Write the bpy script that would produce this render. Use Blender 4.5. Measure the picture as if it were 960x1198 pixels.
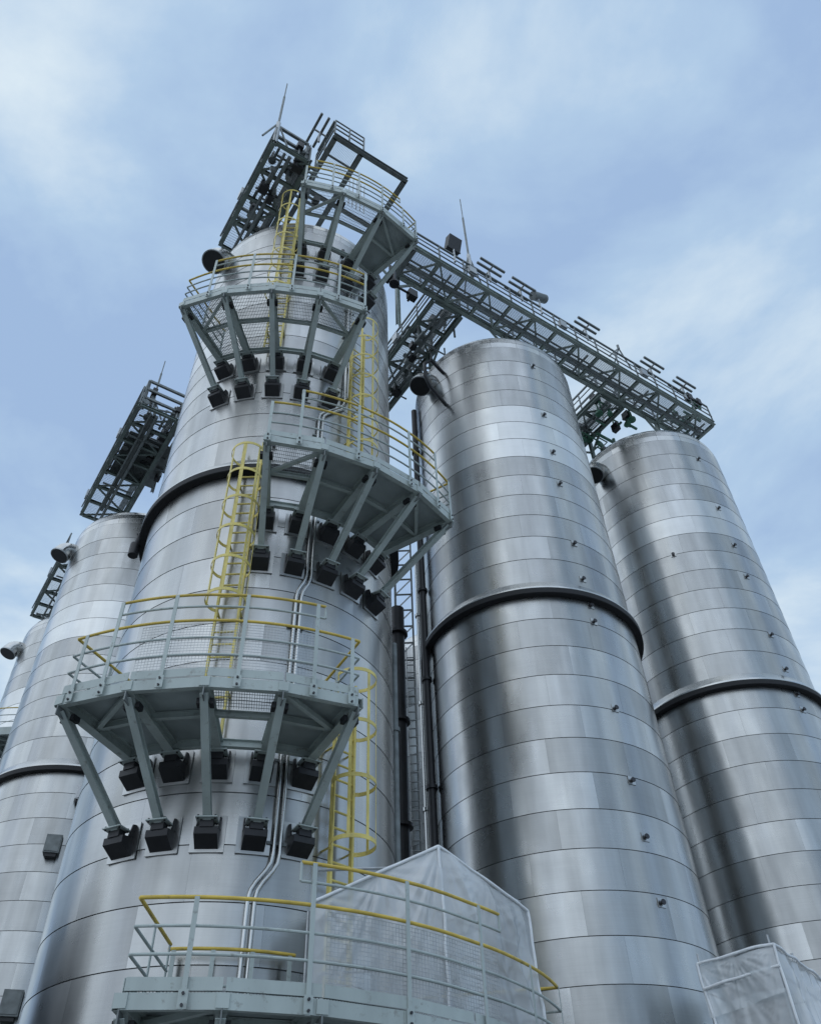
import bpy, math, random
from mathutils import Vector, Matrix
random.seed(7)
for o in list(bpy.data.objects):
    bpy.data.objects.remove(o)
S = 3.2                 # silo radius in metres
EYE = 1.6
scene = bpy.context.scene
col = scene.collection

# ------------------------------------------------------------------ camera
cam = bpy.data.cameras.new('camera')
cam.sensor_fit = 'HORIZONTAL'
cam.sensor_width = 36.0
cam.lens = 36.0 * 989.98 / 960.0
cam.clip_end = 5000
camo = bpy.data.objects.new('camera', cam)
col.objects.link(camo)
camo.matrix_world = Matrix(((0.999296304, 0.0375086167, 0, 0),
                            (0.02650276, -0.70608067, -0.70763528, 0),
                            (-0.02654242, 0.70713732, -0.70657788, EYE),
                            (0, 0, 0, 1)))
scene.camera = camo

# ------------------------------------------------------------------ sky
SUN_EL, SUN_AZ = math.radians(48), math.radians(-138)     # azimuth from +Y towards +X
world = bpy.data.worlds.new('World')
scene.world = world
world.use_nodes = True
nt = world.node_tree
nt.nodes.clear()
def N(t, kind, **kw):
    n = t.nodes.new(kind)
    for k, v in kw.items():
        setattr(n, k, v)
    return n
out = N(nt, 'ShaderNodeOutputWorld')
bg = N(nt, 'ShaderNodeBackground')
bg.inputs['Strength'].default_value = 0.1
sky = N(nt, 'ShaderNodeTexSky', sky_type='NISHITA', sun_disc=False)
sky.sun_elevation = SUN_EL
sky.sun_rotation = SUN_AZ
sky.dust_density = 3.0
sky.air_density = 1.2
tc = N(nt, 'ShaderNodeTexCoord')
sep = N(nt, 'ShaderNodeSeparateXYZ')
nt.links.new(tc.outputs['Generated'], sep.inputs[0])
# clouds lie on a high layer: project the view direction onto it
zz = N(nt, 'ShaderNodeMath', operation='MAXIMUM'); zz.inputs[1].default_value = 0.0
nt.links.new(sep.outputs['Z'], zz.inputs[0])
za = N(nt, 'ShaderNodeMath', operation='ADD'); za.inputs[1].default_value = 0.35
nt.links.new(zz.outputs[0], za.inputs[0])
dx = N(nt, 'ShaderNodeMath', operation='DIVIDE'); dy = N(nt, 'ShaderNodeMath', operation='DIVIDE')
nt.links.new(sep.outputs['X'], dx.inputs[0]); nt.links.new(za.outputs[0], dx.inputs[1])
nt.links.new(sep.outputs['Y'], dy.inputs[0]); nt.links.new(za.outputs[0], dy.inputs[1])
cmb = N(nt, 'ShaderNodeCombineXYZ')
nt.links.new(dx.outputs[0], cmb.inputs[0]); nt.links.new(dy.outputs[0], cmb.inputs[1])
mp = N(nt, 'ShaderNodeMapping'); mp.inputs['Location'].default_value = (3.1, 1.7, 0.4)
nt.links.new(cmb.outputs[0], mp.inputs[0])
n1 = N(nt, 'ShaderNodeTexNoise'); n1.inputs['Scale'].default_value = 2.6
n1.inputs['Detail'].default_value = 8; n1.inputs['Roughness'].default_value = 0.56; n1.inputs['Distortion'].default_value = 0.25
nt.links.new(mp.outputs[0], n1.inputs['Vector'])
cr = N(nt, 'ShaderNodeValToRGB')
cr.color_ramp.elements[0].position = 0.39; cr.color_ramp.elements[0].color = (0.36, 0.51, 0.755, 1)
cr.color_ramp.elements[1].position = 0.64; cr.color_ramp.elements[1].color = (0.73, 0.85, 0.94, 1)
e = cr.color_ramp.elements.new(0.50); e.color = (0.455, 0.62, 0.825, 1)
nt.links.new(n1.outputs['Fac'], cr.inputs['Fac'])
sc = N(nt, 'ShaderNodeVectorMath', operation='SCALE'); sc.inputs['Scale'].default_value = 10.0
nt.links.new(cr.outputs['Color'], sc.inputs[0])
mx = N(nt, 'ShaderNodeMix', data_type='RGBA'); mx.inputs['Factor'].default_value = 0.95
nt.links.new(sky.outputs['Color'], mx.inputs['A']); nt.links.new(sc.outputs[0], mx.inputs['B'])
nt.links.new(mx.outputs['Result'], bg.inputs['Color'])
nt.links.new(bg.outputs[0], out.inputs[0])

# ------------------------------------------------------------------ sun
sl = bpy.data.lights.new('sun', 'SUN')
sl.energy = 0.9
sl.angle = math.radians(110)
sl.color = (1.0, 0.98, 0.95)
so = bpy.data.objects.new('sun', sl)
col.objects.link(so)
sd = Vector((math.sin(SUN_AZ) * math.cos(SUN_EL), math.cos(SUN_AZ) * math.cos(SUN_EL), math.sin(SUN_EL)))
so.rotation_euler = sd.to_track_quat('Z', 'Y').to_euler()
so.location = (0, 0, 60)

scene.view_settings.view_transform = 'Standard'
scene.view_settings.look = 'None'
scene.view_settings.exposure = 0.0
scene.view_settings.gamma = 1.0

# ------------------------------------------------------------------ materials
def mat(name, base, rough=0.5, metal=0.0, var=0.12, nscale=3.0, bump=0.0, spec=0.5, streak=0.0, wear=None):
    m = bpy.data.materials.new(name); m.use_nodes = True
    t = m.node_tree; p = t.nodes['Principled BSDF']
    p.inputs['Roughness'].default_value = rough
    p.inputs['Metallic'].default_value = metal
    p.inputs['Specular IOR Level'].default_value = spec
    g = N(t, 'ShaderNodeNewGeometry')
    mpn = N(t, 'ShaderNodeMapping')
    mpn.inputs['Scale'].default_value = (1, 1, 0.25 if streak else 1)
    t.links.new(g.outputs['Position'], mpn.inputs[0])
    nz = N(t, 'ShaderNodeTexNoise'); nz.inputs['Scale'].default_value = nscale; nz.inputs['Detail'].default_value = 6
    t.links.new(mpn.outputs[0], nz.inputs['Vector'])
    r = N(t, 'ShaderNodeValToRGB')
    r.color_ramp.elements[0].position = 0.3; r.color_ramp.elements[1].position = 0.7
    r.color_ramp.elements[0].color = (*[c * (1 - var) for c in base], 1)
    r.color_ramp.elements[1].color = (*[min(1, c * (1 + var)) for c in base], 1)
    t.links.new(nz.outputs['Fac'], r.inputs['Fac'])
    if wear:
        wn = N(t, 'ShaderNodeTexNoise'); wn.inputs['Scale'].default_value = 7.0; wn.inputs['Detail'].default_value = 9; wn.inputs['Roughness'].default_value = 0.7
        t.links.new(g.outputs['Position'], wn.inputs['Vector'])
        wr = N(t, 'ShaderNodeMapRange'); wr.inputs['From Min'].default_value = 0.57; wr.inputs['From Max'].default_value = 0.70
        wr.inputs['To Max'].default_value = 0.75
        t.links.new(wn.outputs['Fac'], wr.inputs['Value'])
        wm = N(t, 'ShaderNodeMix', data_type='RGBA'); wm.inputs['B'].default_value = (*wear, 1)
        t.links.new(wr.outputs[0], wm.inputs['Factor']); t.links.new(r.outputs['Color'], wm.inputs['A'])
        t.links.new(wm.outputs['Result'], p.inputs['Base Color'])
    else:
        t.links.new(r.outputs['Color'], p.inputs['Base Color'])
    if bump:
        b = N(t, 'ShaderNodeBump'); b.inputs['Strength'].default_value = bump; b.inputs['Distance'].default_value = 0.02
        t.links.new(nz.outputs['Fac'], b.inputs['Height']); t.links.new(b.outputs[0], p.inputs['Normal'])
    return m

def steel_sheet(name, lo, hi, r0, r1, streak=0.5):
    """brushed stainless cladding: every sheet differs a little, rain streaks run down"""
    m = bpy.data.materials.new(name); m.use_nodes = True
    t = m.node_tree; p = t.nodes['Principled BSDF']; p.inputs['Metallic'].default_value = 1.0
    oi = N(t, 'ShaderNodeObjectInfo')
    g = N(t, 'ShaderNodeNewGeometry')
    def noise(scale, sx, sy, sz, det=4, dist=0.0):
        q = N(t, 'ShaderNodeMapping'); q.inputs['Scale'].default_value = (sx, sy, sz)
        t.links.new(g.outputs['Position'], q.inputs[0])
        # each sheet was cut from another coil
        a = N(t, 'ShaderNodeVectorMath', operation='ADD')
        k = N(t, 'ShaderNodeMath', operation='MULTIPLY'); k.inputs[1].default_value = 7.0
        t.links.new(oi.outputs['Random'], k.inputs[0])
        t.links.new(q.outputs[0], a.inputs[0]); t.links.new(k.outputs[0], a.inputs[1])
        n = N(t, 'ShaderNodeTexNoise'); n.inputs['Scale'].default_value = scale; n.inputs['Detail'].default_value = det
        n.inputs['Distortion'].default_value = dist
        t.links.new(a.outputs[0], n.inputs['Vector'])
        return n
    # brushed round the circumference: reflections smear up and down
    tg = N(t, 'ShaderNodeTangent', direction_type='RADIAL', axis='Z')
    t.links.new(tg.outputs[0], p.inputs['Tangent'])
    p.inputs['Anisotropic'].default_value = 0.72; p.inputs['Anisotropic Rotation'].default_value = 0.25
    streaks = noise(2.2, 1, 1, 0.10, 6)
    brush = noise(2.0, 0.6, 0.6, 30, 3)
    wave = noise(0.9, 1, 1, 0.7, 2, 0.4)
    blot = noise(1.3, 1, 1, 1, 5, 0.3)
    rv = N(t, 'ShaderNodeMapRange'); rv.inputs['To Min'].default_value = lo; rv.inputs['To Max'].default_value = hi
    t.links.new(oi.outputs['Random'], rv.inputs['Value'])
    s1 = N(t, 'ShaderNodeMapRange'); s1.inputs['From Min'].default_value = 0.3; s1.inputs['From Max'].default_value = 0.7
    s1.inputs['To Min'].default_value = 1 - 0.22 * streak; s1.inputs['To Max'].default_value = 1 + 0.12 * streak
    t.links.new(streaks.outputs['Fac'], s1.inputs['Value'])
    s2 = N(t, 'ShaderNodeMapRange'); s2.inputs['To Min'].default_value = 0.93; s2.inputs['To Max'].default_value = 1.07
    t.links.new(brush.outputs['Fac'], s2.inputs['Value'])
    m1 = N(t, 'ShaderNodeMath', operation='MULTIPLY'); m2 = N(t, 'ShaderNodeMath', operation='MULTIPLY')
    t.links.new(rv.outputs[0], m1.inputs[0]); t.links.new(s1.outputs[0], m1.inputs[1])
    t.links.new(m1.outputs[0], m2.inputs[0]); t.links.new(s2.outputs[0], m2.inputs[1])
    cc = N(t, 'ShaderNodeCombineColor')
    for i, k in enumerate((0.985, 1.0, 0.985)):
        w = N(t, 'ShaderNodeMath', operation='MULTIPLY'); w.inputs[1].default_value = k; w.use_clamp = True
        t.links.new(m2.outputs[0], w.inputs[0]); t.links.new(w.outputs[0], cc.inputs[i])
    t.links.new(cc.outputs[0], p.inputs['Base Color'])
    ro = N(t, 'ShaderNodeMapRange'); ro.inputs['From Min'].default_value = 0.3; ro.inputs['From Max'].default_value = 0.7
    ro.inputs['To Min'].default_value = r0; ro.inputs['To Max'].default_value = r1
    t.links.new(blot.outputs['Fac'], ro.inputs['Value'])
    t.links.new(ro.outputs[0], p.inputs['Roughness'])
    b = N(t, 'ShaderNodeBump'); b.inputs['Strength'].default_value = 0.4; b.inputs['Distance'].default_value = 0.025
    t.links.new(wave.outputs['Fac'], b.inputs['Height'])
    b2 = N(t, 'ShaderNodeBump'); b2.inputs['Strength'].default_value = 0.06; b2.inputs['Distance'].default_value = 0.004
    t.links.new(brush.outputs['Fac'], b2.inputs['Height']); t.links.new(b.outputs[0], b2.inputs['Normal'])
    t.links.new(b2.outputs[0], p.inputs['Normal'])
    return m

M = {}
M['sheet'] = steel_sheet('stainless sheet', 0.39, 0.52, 0.24, 0.34, 0.95)
M['bright'] = steel_sheet('new stainless sheet', 0.62, 0.72, 0.30, 0.38, 0.4)
M['bright2'] = steel_sheet('newer stainless sheet', 0.54, 0.62, 0.28, 0.36, 0.6)
M['shell'] = mat('silo shell', (0.10, 0.105, 0.11), 0.6, 0.3)
M['roof'] = steel_sheet('stainless roof', 0.48, 0.58, 0.2, 0.32)
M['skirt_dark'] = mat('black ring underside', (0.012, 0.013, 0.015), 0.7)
M['green'] = mat('grey green paint', (0.43, 0.49, 0.47), 0.42, var=0.14, nscale=2.2, streak=1, wear=(0.20, 0.20, 0.18))
M['mgreen'] = mat('shaded grey green paint', (0.30, 0.355, 0.33), 0.5, var=0.25, nscale=2.5)  # same grey green darkened, shade under the walkway put into the colour
M['dgreen'] = mat('dark green paint', (0.16, 0.20, 0.185), 0.5, var=0.25)
M['pgreen'] = mat('pipe green paint', (0.06, 0.17, 0.11), 0.45, var=0.25)
M['deck'] = mat('deck plate', (0.40, 0.45, 0.45), 0.5, 0.3, var=0.2, nscale=1.6)
M['galv'] = mat('galvanised steel', (0.42, 0.44, 0.45), 0.42, 0.7, var=0.15, nscale=6)
M['dgalv'] = mat('weathered steel', (0.19, 0.21, 0.21), 0.55, 0.35, var=0.25, nscale=4)
M['grate'] = mat('bar grating', (0.20, 0.225, 0.23), 0.5, 0.5, var=0.15, nscale=6)
M['yellow'] = mat('yellow paint', (0.66, 0.48, 0.085), 0.45, var=0.22, nscale=3, wear=(0.30, 0.22, 0.10))
M['lyellow'] = mat('ladder yellow paint', (0.70, 0.58, 0.17), 0.45, var=0.2, nscale=3, wear=(0.40, 0.33, 0.16))
M['black'] = mat('black bracket paint', (0.016, 0.017, 0.020), 0.5, var=0.25, nscale=5)
M['bolt'] = mat('dark bolt', (0.05, 0.05, 0.055), 0.4, 0.6)
M['pad'] = steel_sheet('stainless pad', 0.45, 0.55, 0.3, 0.4)
M['pipe'] = steel_sheet('stainless pipe', 0.5, 0.6, 0.2, 0.3)
M['white'] = mat('white enamel', (0.75, 0.76, 0.77), 0.4, var=0.05)
M['ground'] = mat('concrete yard', (0.24, 0.24, 0.235), 0.9, var=0.25, nscale=0.6)

def tarp_mat():
    m = bpy.data.materials.new('clear plastic sheeting'); m.use_nodes = True
    t = m.node_tree; p = t.nodes['Principled BSDF']
    p.inputs['Base Color'].default_value = (0.88, 0.90, 0.91, 1); p.inputs['Roughness'].default_value = 0.14; p.inputs['Specular IOR Level'].default_value = 0.9
    p.inputs['Coat Weight'].default_value = 0.6; p.inputs['Coat Roughness'].default_value = 0.06
    tr = N(t, 'ShaderNodeBsdfTranslucent'); tr.inputs['Color'].default_value = (0.88, 0.92, 0.94, 1)
    tp = N(t, 'ShaderNodeBsdfTransparent'); tp.inputs['Color'].default_value = (0.92, 0.95, 0.96, 1)
    g = N(t, 'ShaderNodeNewGeometry')
    q = N(t, 'ShaderNodeMapping'); q.inputs['Scale'].default_value = (1, 1, 0.3); q.inputs['Rotation'].default_value = (0.3, 0.35, 0)
    t.links.new(g.outputs['Position'], q.inputs[0])
    nz = N(t, 'ShaderNodeTexNoise'); nz.inputs['Scale'].default_value = 0.8; nz.inputs['Detail'].default_value = 0
    t.links.new(q.outputs[0], nz.inputs['Vector'])
    rn = N(t, 'ShaderNodeTexNoise', noise_type='RIDGED_MULTIFRACTAL'); rn.inputs['Scale'].default_value = 1.1; rn.inputs['Detail'].default_value = 3
    t.links.new(q.outputs[0], rn.inputs['Vector'])
    b = N(t, 'ShaderNodeBump'); b.inputs['Strength'].default_value = 0.45; b.inputs['Distance'].default_value = 0.08
    t.links.new(rn.outputs['Fac'], b.inputs['Height'])
    r2 = N(t, 'ShaderNodeTexNoise', noise_type='RIDGED_MULTIFRACTAL'); r2.inputs['Scale'].default_value = 2.6; r2.inputs['Detail'].default_value = 1
    t.links.new(q.outputs[0], r2.inputs['Vector'])
    b2 = N(t, 'ShaderNodeBump'); b2.inputs['Strength'].default_value = 0.35; b2.inputs['Distance'].default_value = 0.03
    t.links.new(r2.outputs['Fac'], b2.inputs['Height']); t.links.new(b.outputs[0], b2.inputs['Normal'])
    t.links.new(b2.outputs[0], p.inputs['Normal']); t.links.new(b2.outputs[0], p.inputs['Coat Normal'])
    # the film is clear where it lies flat and milky along its creases
    cl = N(t, 'ShaderNodeMapRange'); cl.inputs['From Min'].default_value = 0.5; cl.inputs['From Max'].default_value = 1.6
    cl.inputs['To Min'].default_value = 1.0; cl.inputs['To Max'].default_value = 0.25
    t.links.new(r2.outputs['Fac'], cl.inputs['Value'])
    a = N(t, 'ShaderNodeMixShader'); a.inputs[0].default_value = 0.18
    c = N(t, 'ShaderNodeMixShader')
    mr = N(t, 'ShaderNodeMapRange'); mr.inputs['From Min'].default_value = 0.35; mr.inputs['From Max'].default_value = 0.7
    mr.inputs['To Min'].default_value = 0.25; mr.inputs['To Max'].default_value = 0.60
    t.links.new(nz.outputs['Fac'], mr.inputs['Value'])
    ml = N(t, 'ShaderNodeMath', operation='MULTIPLY')
    t.links.new(mr.outputs[0], ml.inputs[0]); t.links.new(cl.outputs[0], ml.inputs[1]); t.links.new(ml.outputs[0], c.inputs[0])
    t.links.new(p.outputs[0], a.inputs[1]); t.links.new(tr.outputs[0], a.inputs[2])
    t.links.new(a.outputs[0], c.inputs[1]); t.links.new(tp.outputs[0], c.inputs[2])
    t.links.new(c.outputs[0], t.nodes['Material Output'].inputs['Surface'])
    return m
M['tarp'] = tarp_mat()
M['hem'] = mat('folded plastic hem', (0.80, 0.83, 0.85), 0.25, var=0.08, nscale=8)

# ------------------------------------------------------------------ mesh helpers
class MB:
    def __init__(self):
        self.v = []; self.f = []
    def hexa(self, pts):
        b = len(self.v); self.v += [tuple(p) for p in pts]
        for q in ((0, 3, 2, 1), (4, 5, 6, 7), (0, 1, 5, 4), (1, 2, 6, 5), (2, 3, 7, 6), (3, 0, 4, 7)):
            self.f.append(tuple(b + i for i in q))
        return self
    def box(self, c, ax, ay, az, lx, ly, lz):
        c = Vector(c); ax = Vector(ax) * lx / 2; ay = Vector(ay) * ly / 2; az = Vector(az) * lz / 2
        self.hexa([c - ax - ay - az, c + ax - ay - az, c + ax + ay - az, c - ax + ay - az,
                   c - ax - ay + az, c + ax - ay + az, c + ax + ay + az, c - ax + ay + az])
        return self
    def bar(self, p, q, w, h, up=(0, 0, 1)):
        """rectangular bar from p to q, h measured along up, w across"""
        p = Vector(p); q = Vector(q); d = (q - p); L = d.length
        if L < 1e-6: return self
        d /= L; up = Vector(up)
        s = d.cross(up)
        if s.length < 1e-4: s = d.cross(Vector((1, 0, 0)))
        s.normalize(); u = s.cross(d)
        return self.box((p + q) / 2, d, s, u, L, w, h)
    def hbeam(self, p, q, w, h, t=0.014, up=(0, 0, 1)):
        p = Vector(p); q = Vector(q); d = (q - p).normalized(); s = d.cross(Vector(up))
        if s.length < 1e-4: s = d.cross(Vector((1, 0, 0)))
        s.normalize(); u = s.cross(d)
        self.bar(p + u * (h - t) / 2, q + u * (h - t) / 2, w, t, u)
        self.bar(p - u * (h - t) / 2, q - u * (h - t) / 2, w, t, u)
        self.bar(p, q, t, h - 2 * t, u)
        return self
    def path(self, pts, r, n=8, closed=False):
        pts = [Vector(p) for p in pts]; b = len(self.v); m = len(pts)
        prev = None
        for i, p in enumerate(pts):
            if closed: d = pts[(i + 1) % m] - pts[i - 1]
            else: d = pts[min(i + 1, m - 1)] - pts[max(i - 1, 0)]
            d.normalize()
            if prev is None:
                a = d.cross(Vector((0, 0, 1)))
                if a.length < 1e-3: a = d.cross(Vector((1, 0, 0)))
            else:
                a = prev - d * prev.dot(d)
            a.normalize(); prev = a; c = d.cross(a)
            for k in range(n):
                t = 2 * math.pi * k / n
                self.v.append(tuple(p + (a * math.cos(t) + c * math.sin(t)) * r))
        for i in range(m if closed else m - 1):
            for k in range(n):
                i2 = (i + 1) % m
                self.f.append((b + i * n + k, b + i * n + (k + 1) % n, b + i2 * n + (k + 1) % n, b + i2 * n + k))
        if not closed:
            self.f.append(tuple(b + k for k in reversed(range(n))))
            self.f.append(tuple(b + (m - 1) * n + k for k in range(n)))
        return self
    def tube(self, p, q, r, n=8):
        return self.path([p, q], r, n)
    def lathe(self, prof, n=48, a0=0.0, a1=2 * math.pi):
        b = len(self.v); full = abs(a1 - a0 - 2 * math.pi) < 1e-6; cols = n if full else n + 1
        for i in range(cols):
            t = a0 + (a1 - a0) * i / n
            for (r, z) in prof:
                self.v.append((r * math.sin(t), -r * math.cos(t), z))
        m = len(prof)
        for i in range(n):
            j = (i + 1) % cols
            for k in range(m - 1):
                self.f.append((b + i * m + k, b + j * m + k, b + j * m + k + 1, b + i * m + k + 1))
        return self
    def mesh(self, name, smooth=False, angle=35):
        me = bpy.data.meshes.new(name); me.from_pydata(self.v, [], self.f); me.update()
        if smooth:
            for p in me.polygons: p.use_smooth = True
            me.set_sharp_from_angle(angle=math.radians(angle))
        return me
    def build(self, name, m, parent=None, smooth=False, kind=None, label=None, angle=35):
        """vertices are given in world coordinates; parent origins are subtracted"""
        off = origin(parent)
        if off.length > 0:
            self.v = [(x - off.x, y - off.y, z - off.z) for x, y, z in self.v]
        return link(name, self.mesh(name, smooth, angle), m, parent, kind, label)

ORG = {}
def origin(o):
    if o is None: return Vector((0, 0, 0))
    return ORG.get(o.name, Vector((0, 0, 0)))
def link(name, me, m, parent=None, kind=None, label=None, loc=None, rotz=0.0, rot=None):
    o = bpy.data.objects.new(name, me); col.objects.link(o)
    if m is not None and not me.materials: me.materials.append(M[m])
    if parent is not None: o.parent = parent
    if loc is not None: o.location = Vector(loc) - origin(parent)
    if rotz: o.rotation_euler = (0, 0, rotz)
    if rot is not None: o.rotation_euler = rot
    ORG[o.name] = Vector(loc) if loc is not None else origin(parent)
    if kind: o['kind'] = kind
    if label: o['label'] = label
    return o
def thing(name, label, cat, loc, group=None):
    o = bpy.data.objects.new(name, None); col.objects.link(o)
    o.empty_display_size = 0.3; o.location = loc; ORG[o.name] = Vector(loc)
    tag(o, label, cat, group)
    return o
def tag(o, label, cat, group=None):
    o['label'] = label; o['category'] = cat
    if group: o['group'] = group
    return o

# ------------------------------------------------------------------ site grid (in silo radii, seen from the camera)
CA = Vector((-1.17833621, 5.24771291))
VU = Vector((0.82414806, 0.56637441))        # along the front row of silos
WU = Vector((-0.56637441, 0.82414806))       # from the front row to the back
PITCH = 2.777
def G(u, w, h):
    p = CA + VU * u + WU * w
    return Vector((p.x * S, p.y * S, h * S + EYE))
def Z(h): return h * S + EYE
V3 = Vector((VU.x, VU.y, 0)); W3 = Vector((WU.x, WU.y, 0)); UP = Vector((0, 0, 1))
def cyl(c, az, r, z):
    """point round a silo centre c (metres); az degrees from -Y towards +X; r in radii; z metres"""
    a = math.radians(az)
    return Vector((c.x + r * S * math.sin(a), c.y - r * S * math.cos(a), z))
def radial(az): a = math.radians(az); return Vector((math.sin(a), -math.cos(a), 0))
def tang(az): a = math.radians(az); return Vector((math.cos(a), math.sin(a), 0))

ground = MB()
ground.v = [(-900, -900, 0), (900, -900, 0), (900, 900, 0), (-900, 900, 0)]; ground.f = [(0, 1, 2, 3)]
ground.build('ground', 'ground', kind='structure')

# ------------------------------------------------------------------ silos
NP = 10
def arc_panel(r0, r1, h, half, name):
    """curved sheet: bottom edge laps proud, edges folded in; custom radial normals"""
    m = MB(); seg = 10
    rows = [(r0 - 0.022, 0.004), (r1, 0.004), (r0, h - 0.012), (r0 - 0.022, h - 0.012)]
    g = 0.0012 / S
    for i in range(seg + 1):
        t = -half + g + (2 * half - 2 * g) * i / seg
        for r, z in rows: m.v.append((r * math.sin(t), -r * math.cos(t), z))
    for i in range(seg):
        for k in range(3):
            m.f.append((i * 4 + k, i * 4 + 4 + k, i * 4 + 5 + k, i * 4 + 1 + k))
    me = m.mesh(name)
    nr = []
    for p in me.polygons:
        p.use_smooth = True
    for l in me.loops:
        v = me.vertices[l.vertex_index].co
        nr.append(Vector((v.x, v.y, 0)).normalized())
    # the folded edges keep their own facing
    li = 0
    for p in me.polygons:
        for q in p.loop_indices:
            if abs(p.normal.z) > 0.5: nr[q] = p.normal.copy()
    me.normals_split_custom_set(nr)
    return me
ROW = 0.2847 * S
ROWL = 0.2855 * S
half = math.pi / NP
pan_u = arc_panel(S, S + 0.006, ROW, half, 'panel'); pan_u.materials.append(M['sheet'])
pan_b = arc_panel(S, S + 0.006, ROW, half, 'panel'); pan_b.materials.append(M['bright'])
pan_c = arc_panel(S, S + 0.006, ROW, half, 'panel'); pan_c.materials.append(M['bright2'])
pan_l = arc_panel(S, S + 0.006, ROWL, half, 'panel'); pan_l.materials.append(M['sheet'])
# roof petal
pm = MB()
prof = [(S - 0.02, Z(8.562)), (S, Z(8.562)), (S, Z(8.655)), (S - 0.012, Z(8.657)), (S - 0.012, Z(8.662)), (S - 0.003, Z(8.664)),
        (S * 0.985, Z(8.75)), (S * 0.98, Z(8.752)), (S * 0.98, Z(8.757)), (S * 0.981, Z(8.76)),
        (S * 0.955, Z(8.82)), (S * 0.90, Z(8.875)), (S * 0.82, Z(8.91)), (S * 0.5, Z(8.97)), (S * 0.08, Z(9.02))]
pm.lathe(prof, 4, -math.radians(8.93), math.radians(8.93))
petal = pm.mesh('roof_petal', True, 40); petal.materials.append(M['roof'])
sh = MB().lathe([(S - 0.02, 0.0), (S - 0.02, Z(8.56)), (S * 0.94, Z(8.8)), (S * 0.8, Z(8.88)), (0.0, Z(8.98))], 96)
shell = sh.mesh('shell', True, 30); shell.materials.append(M['shell'])
bs = MB().lathe([(S + 0.004, 0.0), (S + 0.004, Z(0.46))], 96)
basem = bs.mesh('base_shell', True, 30); basem.materials.append(M['sheet'])
fl = MB().lathe([(S + 0.004, Z(4.868)), (S * 1.06, Z(4.775)), (S * 1.066, Z(4.765)), (S * 1.066, Z(4.752))], 120)
flare = fl.mesh('ring_skirt', True, 40); flare.materials.append(M['roof'])
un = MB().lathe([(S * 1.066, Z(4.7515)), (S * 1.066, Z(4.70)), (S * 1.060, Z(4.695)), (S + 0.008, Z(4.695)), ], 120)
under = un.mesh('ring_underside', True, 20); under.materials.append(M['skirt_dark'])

noz = MB()
noz.box((0, -0.012, 0), (1, 0, 0), (0, 1, 0), (0, 0, 1), 0.20, 0.014, 0.20)
noz_plate = noz.mesh('nozzle'); noz_plate.materials.append(M['pad'])
nb = MB().path([(0, -0.005, 0), (0, -0.07, 0)], 0.04, 10); nb.path([(0, -0.065, 0), (0, -0.09, 0)], 0.062, 10)
noz_stub = nb.mesh('stub', True); noz_stub.materials.append(M['bolt'])
# vent drum near the top
vt = MB().path([(0, 0.1, 0.22), (0, -0.12, 0.22), (0, -0.26, 0.19), (0, -0.37, 0.10), (0, -0.44, -0.02), (0, -0.50, -0.20)], 0.40, 28)
vent_m = vt.mesh('vent_hood', True, 50); vent_m.materials.append(M['roof'])
vr = MB().path([(0, -0.485, -0.15), (0, -0.51, -0.225)], 0.425, 28)
vrim = vr.mesh('vent_rim', True, 40); vrim.materials.append(M['galv'])
vd = MB().path([(0, -0.5105, -0.227), (0, -0.515, -0.24)], 0.385, 28)  # black disc over the opening, the dark inside put in as colour
vcap = vd.mesh('vent_mouth', True, 40); vcap.materials.append(M['black'])

def silo(u, w, label, nozzles, vent=-54, band=(pan_b, pan_b, pan_b)):
    c = G(u, w, 0); c.z = 0
    t = thing('silo', label, 'silo', c, 'stainless silos')
    link('shell', shell, None, t)
    link('base_shell', basem, None, t)
    off = 0.0
    for k in range(15):
        z = Z(4.745) - (k + 1) * ROWL
        off += random.choice((0.5, 0.37, 0.63)) * 2 * half
        for j in range(NP):
            link('panel', pan_l, None, t, loc=(c.x, c.y, z), rotz=off + j * 2 * half)
    for k in range(13):
        z = Z(4.862) + k * ROW
        off += random.choice((0.5, 0.37, 0.63)) * 2 * half
        me = band[k - 6] if k in (6, 7, 8) else pan_u
        for j in range(NP):
            link('panel', me, None, t, loc=(c.x, c.y, z), rotz=off + j * 2 * half)
    for j in range(20):
        link('roof_petal', petal, None, t, loc=(c.x, c.y, 0), rotz=math.radians(18 * j + 5))
    link('ring_skirt', flare, None, t)
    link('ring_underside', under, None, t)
    for (h, az) in nozzles:
        n = link('nozzle', noz_plate, None, t, loc=cyl(c, az, 1.0, Z(h)), rotz=math.radians(az))
        s = bpy.data.objects.new('stub', noz_stub); col.objects.link(s); s.parent = n
    if vent:
        n = link('vent_hood', vent_m, None, t, loc=cyl(c, vent, 1.0, Z(8.33)), rotz=math.radians(vent))
        for nm, me in (('vent_rim', vrim), ('vent_mouth', vcap)):
            s = bpy.data.objects.new(nm, me); col.objects.link(s); s.parent = n
    return t, c
nzB = [(8.25, 23.5), (7.33, 23.7), (6.71, 24.4), (6.22, 24.2), (5.4, 25), (4.96, 25.4), (4.48, 26.4), (3.62, 27.4), (3.0, 27.5), (2.57, 27.9), (2.12, 28.6), (4.66, 26.7)]
siloA, cA = silo(0, 0, 'tallest looking stainless silo carrying the stacked access platforms and yellow ladders', [(5.02, 8)], vent=-44, band=(pan_c, pan_u, pan_c))
siloB, cB = silo(PITCH, 0, 'middle stainless silo under the overhead walkway, right of the platform tower', nzB)
siloC, cC = silo(2 * PITCH, 0, 'rightmost stainless silo at the far end of the walkway, cut by the frame', [(6.57, -20)] + [(h, a + 0.4) for h, a in nzB if h > 3], band=(pan_u, pan_c, pan_c))
siloD, cD = silo(0.03, 5.2337, 'pale stainless silo behind and left of the platform tower', [], band=(pan_b, pan_b, pan_c))
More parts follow.
